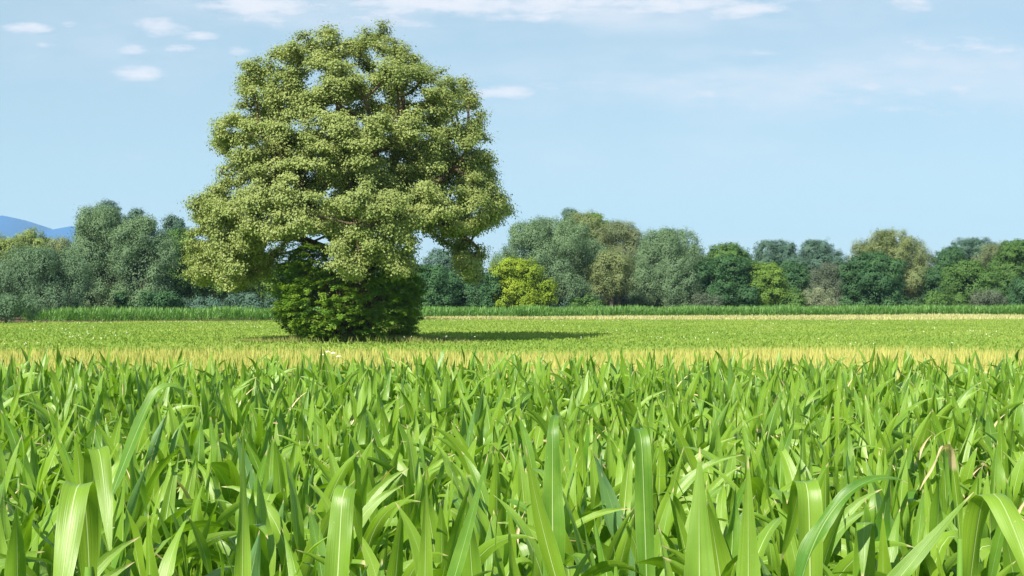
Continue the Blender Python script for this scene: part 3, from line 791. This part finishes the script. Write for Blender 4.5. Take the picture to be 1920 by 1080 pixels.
def leaf_specs(r):
    """random leaves of one young maize plant, lowest first"""
    H = r.uniform(0.78, 0.92); az0 = r.uniform(0, 6.28); n = r.choice([10, 10, 11, 12]); out = []
    for k in range(n):
        f = k / (n - 1)
        z = 0.14 + (H - 0.14) * f ** 0.75
        az = az0 + math.pi * (k % 2) + r.uniform(-.45, .45)
        L = 0.42 + 0.30 * math.sin(min(f * 1.25, 1) * math.pi / 2) - (r.uniform(.10, .30) if f > .8 else 0) + r.uniform(-.06, .06)
        W = (0.052 + 0.032 * math.sin(min(1, f * 1.4) * math.pi / 2)) * r.uniform(.88, 1.12) * (0.8 if k == n - 1 else 1)
        el0 = math.radians(52 + 30 * f + r.uniform(-6, 6))
        kink = 0; kt = .5
        if f > 0.85:
            droop = math.radians(r.choice([r.uniform(-5, 18), r.uniform(-5, 18), r.uniform(15, 60)])); pw = r.uniform(1.6, 2.6)
        elif f > 0.5:
            droop = math.radians(r.uniform(45, 135)); pw = r.uniform(1.6, 3.0)
            if r.random() < 0.55: kink = math.radians(r.uniform(90, 155)); kt = r.uniform(.38, .70); droop *= .25
        else:
            droop = math.radians(r.uniform(60, 115)); pw = 1.3
            if r.random() < 0.3: kink = math.radians(r.uniform(60, 110)); kt = r.uniform(.4, .7); droop *= .4
        dry = 0
        if r.random() < 0.09 and .3 < f < .85: dry = r.uniform(.15, .5); 
        if k == 0 and r.random() < .6: dry = 0.9
        out.append(dict(L=L, W=W, az=az, el0=el0, droop=droop, pw=pw, twist=r.uniform(-1.9, 1.9), kink=kink, kt=kt, fold=r.uniform(.25, .6), wave=r.uniform(.03, .11), start=(0, 0, z), dry=dry, taper=r.uniform(1.05, 1.9), kw=r.uniform(.3, .48)))
        if 0 < dry < .6: out[-1].update(W=W * .6, twist=r.uniform(-3, 3), fold=1.1, L=L * .9)
    return H, out

def stalk_geo(H, r):
    k = 8; pts = []; rs = []
    for i in range(k):
        z = H * i / (k - 1); pts.append((r.uniform(-.004, .004), r.uniform(-.004, .004), z)); rs.append(0.017 * (1 - .5 * i / k) + (0.002 if i % 2 else 0))
    return tubes([(pts, rs)], 7)

RM = random.Random(42)
NV = 16
VAR = []
for vi in range(NV):
    H, specs = leaf_specs(RM)
    sv, sf = stalk_geo(H + 0.03, RM)
    lv = []
    for s in specs:
        V, Fc, UV, dr, c = leaf_geo(seg=16, ns=4, r=RM, **s)
        lv.append((V, Fc, UV, dr, RM.random()))
    VAR.append(dict(H=H, stalk=(sv, sf), leaves=lv))

def leaf_mesh(V, Fc, UV, dr, tint, name='leaf'):
    return mesh_from(name, V, Fc, M_maize, {'tint': ('POINT', np.full(len(V), tint)), 'dry': ('POINT', dr)}, uv=UV, smooth=True)
for v in VAR:
    v['stalk_me'] = mesh_from('stalk', v['stalk'][0], v['stalk'][1], M_stalk, smooth=True)
    v['leaf_me'] = [leaf_mesh(*l) for l in v['leaves']]

def whole(v, tint_shift=0):
    """all leaves and the stalk of a variant as arrays"""
    Vs = []; Fs = []; Us = []; Ds = []; Ts = []; o = 0
    for (V, Fc, UV, dr, t) in v['leaves']:
        Vs.append(V); Fs.append(Fc + o); Us.append(UV); Ds.append(dr); Ts.append(np.full(len(V), t)); o += len(V)
    V, Fc = v['stalk']; Vs.append(V); Fs.append(Fc + o); Us.append(np.full((len(V), 2), .3)); Ds.append(np.zeros(len(V))); Ts.append(np.full(len(V), .5))
    return [np.concatenate(a) for a in (Vs, Fs, Us, Ds, Ts)]
for v in VAR: v['whole'] = whole(v)
for v in VAR:
    a = v['whole']; v['whole_me'] = mesh_from('maize_plant', a[0], a[1], M_maize, {'tint': ('POINT', a[4]), 'dry': ('POINT', a[3])}, uv=a[2], smooth=True)

MG = 'young maize plants of the front field'
ML = 'young green maize plant with long arching leaves in the dense front field'

# hero leaves the photograph shows large at the front: (label, plant pixel, distance, list of leaves)
HEROES = []
def hero(label, xb, d, leaves, seed, extra=3, name='maize_plant'):
    """leaves: dicts; 'tip' = (px, py) of the highest point; the blade is built upward from its base and slid so that its top stands there"""
    r = random.Random(seed)
    bx = px(xb, d); root = empty(name, (bx, d, 0)); tag(root, label, 'maize', MG)
    zt = 0.5
    zs = []
    for l in leaves:
        l = dict(l); tp = l.pop('tip'); dd = l.pop('dd', 0.0); tint = l.pop('tint', .3)
        V, Fc, UV, dr, c = leaf_geo(seg=28, ns=6, r=r, **l)
        top = c[c[:, 2].argmax()]
        tgt = np.array([px(tp[0], d + dd) - bx, dd, pz(tp[1], d + dd)])
        V = V + (tgt - top); b = c[0] + (tgt - top)
        zs.append(b)
        obj('leaf', leaf_mesh(V, Fc, UV, dr, tint), root)
    zs = sorted(zs, key=lambda q: q[2])
    # stalk through the leaf bases
    pts = [(0, 0, 0), (zs[0][0] * .7, zs[0][1] * .7, zs[0][2] * .6)] + [tuple(q) for q in zs]
    if len(zs) == 1: pts.append((zs[0][0], zs[0][1], zs[0][2] + .03))
    V, Fc = tubes([(pts, [0.017] * 2 + [0.012] * (len(pts) - 2))], 7)
    obj('stalk', mesh_from('stalk', V, Fc, M_stalk, smooth=True), root)
    for k in range(extra):
        H = max(0.3, zs[0][2] - 0.05)
        V, Fc, UV, dr, c = leaf_geo(L=.6, W=.075, az=r.uniform(0, 6.28), el0=math.radians(60), droop=math.radians(80), pw=1.4, twist=r.uniform(-1, 1), kink=0, kt=.5, seg=16, r=r, wave=.09, start=(0, 0, H * (.35 + .2 * k)))
        obj('leaf', leaf_mesh(V, Fc, UV, dr, r.random()), root)
    HEROES.append((xb, d))
R = math.radians
hero('maize plant with a dark green pointed upright leaf, lower right of the middle', 1365, 3.3, [
    dict(tip=(1312, 838), L=.80, W=0.111, az=R(100), el0=R(88), droop=R(10), pw=1.2, twist=0, kink=0, kt=.5, fold=.18, wave=0.066, tint=.15),
    dict(tip=(1402, 855), L=.78, W=0.088, az=R(82), el0=R(88), droop=R(6), pw=1.2, twist=.2, kink=0, kt=.5, fold=.2, wave=0.044, tint=.75, dd=.05)], 1)
hero('maize plant with a pale square-topped leaf folded over, right of two upright spear leaves', 1495, 3.5, [
    dict(tip=(1505, 902), L=.75, W=0.062, az=R(80), el0=R(84), droop=R(-4), pw=1.2, twist=.1, kink=R(150), kt=.62, taper=2.2, fold=.12, wave=0.088, tint=.6)], 2)
hero('maize plant with one long leaf slanting up right in the lower right corner', 1650, 3.25, [
    dict(tip=(1825, 922), L=.75, W=0.070, az=R(8), el0=R(58), droop=R(10), pw=1.2, twist=1.25, kink=0, kt=.5, fold=.25, wave=0.066, tint=.05),
    dict(tip=(1655, 895), L=.50, W=0.051, az=R(10), el0=R(75), droop=R(105), pw=2.4, twist=.9, kink=0, kt=.5, fold=.4, wave=0.088, tint=.0, dd=.06)], 3)
hero('maize plant with a small pale folded leaf left of the long slanting corner leaf', 1620, 3.42, [
    dict(tip=(1620, 978), L=.6, W=0.055, az=R(265), el0=R(84), droop=R(0), pw=1.2, twist=.1, kink=R(150), kt=.72, taper=2.2, fold=.12, wave=0.066, tint=.45)], 13)
hero('maize plant with a broad bright leaf arching over in the lower left corner', 165, 3.35, [
    dict(tip=(150, 908), L=.80, W=0.062, az=R(-82), el0=R(80), droop=R(60), pw=1.0, twist=.15, kink=R(110), kt=.36, taper=2.2, fold=.15, wave=0.066, tint=.85)], 4)
hero('maize plant with a tall pale flat-topped leaf showing a white midrib, left of the middle', 640, 3.5, [
    dict(tip=(652, 912), L=.75, W=0.062, az=R(75), el0=R(80), droop=R(-3), pw=1.2, twist=.25, kink=R(140), kt=.66, taper=2.2, fold=.12, wave=0.088, tint=.2)], 5)
hero('maize plant with a broad dark green leaf leaning left, centre of the bottom rows', 1020, 3.9, [
    dict(tip=(985, 835), L=.85, W=0.085, az=R(195), el0=R(68), droop=R(-10), pw=1.2, twist=1.3, kink=0, kt=.5, fold=.22, wave=0.066, tint=.8)], 6)
hero('maize plant with an upright leaf nodding at its top, centre of the near rows', 1045, 4.4, [
    dict(tip=(1045, 780), L=.80, W=0.074, az=R(100), el0=R(85), droop=R(0), pw=1.2, twist=.2, kink=R(90), kt=.8, fold=.2, wave=0.066, tint=.2)], 14)
hero('maize plant with two tall narrow blue green spears, just left of the middle', 850, 3.9, [
    dict(tip=(915, 850), L=.85, W=0.067, az=R(20), el0=R(70), droop=R(-6), pw=1.2, twist=1.0, kink=0, kt=.5, fold=.35, wave=0.066, tint=.02),
    dict(tip=(800, 880), L=.7, W=0.059, az=R(80), el0=R(86), droop=R(0), pw=1.2, twist=.8, kink=0, kt=.5, fold=.2, wave=0.044, tint=.5)], 7)
hero('maize plant with a leaf folded into a dark arch in the lower right corner', 1880, 3.6, [
    dict(tip=(1862, 925), L=.85, W=0.069, az=R(-70), el0=R(82), droop=R(20), pw=1.2, twist=.3, kink=R(120), kt=.48, taper=2.2, fold=.15, wave=0.088, tint=.7)], 8)
hero('maize plant with a withered tan leaf tip hanging over, right side', 1790, 4.6, [
    dict(tip=(1775, 840), L=.6, W=0.030, az=R(230), el0=R(80), droop=R(20), pw=1.4, twist=.6, kink=R(100), kt=.6, taper=2.2, fold=.5, wave=0.176, tint=.9, dry=.55)], 9)
hero('maize plant with a tall blue green leaf bent over at its top, left side', 275, 4.4, [
    dict(tip=(325, 722), L=.75, W=0.053, az=R(20), el0=R(72), droop=R(8), pw=1.3, twist=.9, kink=R(100), kt=.86, taper=2.2, fold=.3, wave=0.066, tint=.03),
    dict(tip=(88, 760), L=.95, W=0.059, az=R(165), el0=R(66), droop=R(-8), pw=1.3, twist=1.2, kink=0, kt=.8, fold=.3, wave=0.066, tint=.3, dd=.1)], 10)
hero('maize plant with a squared arch leaf behind the broad corner leaf, left side', 170, 4.0, [
    dict(tip=(185, 842), L=.8, W=0.062, az=R(-60), el0=R(84), droop=R(8), pw=1.3, twist=.4, kink=R(140), kt=.55, taper=2.2, fold=.15, wave=0.066, tint=.55)], 11)
hero('maize plant with a single tall pointed upright leaf, left of the middle', 455, 4.1, [
    dict(tip=(455, 800), L=.8, W=0.055, az=R(80), el0=R(87), droop=R(4), pw=1.3, twist=.7, kink=0, kt=.8, fold=.25, wave=0.066, tint=.7)], 15)
hero('maize plant with a wide pale leaf bent over near the middle right', 1195, 4.6, [
    dict(tip=(1195, 804), L=.85, W=0.062, az=R(100), el0=R(83), droop=R(2), pw=1.3, twist=.2, kink=R(120), kt=.72, taper=2.2, fold=.15, wave=0.066, tint=.15)], 12)

# general rows
spots = []
d = 3.05
while d < 16.4:
    hw = 0.364 * d + 3.2
    n = int(2 * hw / 0.15)
    for i in range(n):
        x = -hw + 2 * hw * (i + .5) / n + RM.uniform(-.06, .06); y = d + RM.uniform(-.13, .13)
        if y < 4.3:
            ok = True; X = x / y * F + 960
            for hx, hd in HEROES:
                if y < hd + .1 and abs(X - hx) < 75: ok = False
            if not ok: continue
        spots.append((x, y))
    d += 0.42 + 0.02 * (d > 8) * 6
spots.sort(key=lambda s: s[1] + (100 if abs(s[0]) > 0.364 * s[1] + 0.35 else 0))   # plants wholly outside the frame come last
print('maize plants', len(spots))
NPART, NIND = 130, 288
far = []
def gscale(y): return RM.uniform(.90, 1.04) * (1.0 + 0.045 * max(0, min(1, (y - 6) / 8)))
for i, (x, y) in enumerate(spots):
    v = VAR[RM.randrange(NV)]; s = gscale(y) if y > 3.8 else RM.uniform(.90, 1.04); rz = RM.uniform(0, 6.28); tl = (RM.gauss(0, .05), RM.gauss(0, .05))
    if RM.random() < 0.02 and y > 5: s *= 1.06
    if i < NPART:
        o = empty('maize_plant', (x, y, 0)); o.rotation_euler = (tl[0], tl[1], rz); o.scale = (s, s, s); tag(o, ML, 'maize', MG)
        obj('stalk', v['stalk_me'], o)
        for lm in v['leaf_me']: obj('leaf', lm, o)
    elif i < NIND:
        o = obj('maize_plant', v['whole_me']); o.location = (x, y, 0); o.rotation_euler = (tl[0], tl[1], rz); o.scale = (s, s, s); tag(o, ML, 'maize', MG)
    else:
        far.append((v, Matrix.Translation((x, y, 0)) @ Matrix.Rotation(tl[0], 4, 'X') @ Matrix.Rotation(tl[1], 4, 'Y') @ Matrix.Rotation(rz, 4, 'Z') @ Matrix.Scale(s, 4)))
Vs = []; Fs = []; Us = []; Ds = []; Ts = []; o = 0
for v, M in far:
    a = v['whole']; m = np.array(M); V = a[0] @ m[:3, :3].T + m[:3, 3]
    Vs.append(V); Fs.append(a[1] + o); Us.append(a[2]); Ds.append(a[3]); Ts.append((a[4] + RM.random() * .61) % 1); o += len(V)
me = mesh_from('maize_field', np.concatenate(Vs), np.concatenate(Fs), M_maize, {'tint': ('POINT', np.concatenate(Ts)), 'dry': ('POINT', np.concatenate(Ds))}, uv=np.concatenate(Us), smooth=True)
tag(obj('maize_field', me), 'dense green maize filling the back of the front field up to the barley', 'maize field', kind='stuff')

# ------------------------------------------------------------------ haze: the air of the valley
def haze():
    m, n, out = new_mat('valley_haze')
    v = n.node('ShaderNodeVolumePrincipled'); v.inputs['Color'].default_value = (0.42, 0.70, 1.0, 1); v.inputs['Density'].default_value = 1.0e-4
    v.inputs['Anisotropy'].default_value = 0.0
    n.l.new(v.outputs[0], out.inputs['Volume'])
    x0, x1, y0, y1, z0, z1 = -6500, 6500, -400, 9500, -9, 520
    V = [(x0, y0, z0), (x1, y0, z0), (x1, y1, z0), (x0, y1, z0), (x0, y0, z1), (x1, y0, z1), (x1, y1, z1), (x0, y1, z1)]
    Fc = [[0, 3, 2, 1], [4, 5, 6, 7], [0, 1, 5, 4], [1, 2, 6, 5], [2, 3, 7, 6], [3, 0, 4, 7]]
    tag(obj('haze', mesh_from('haze', V, Fc, m)), kind='stuff')
haze()
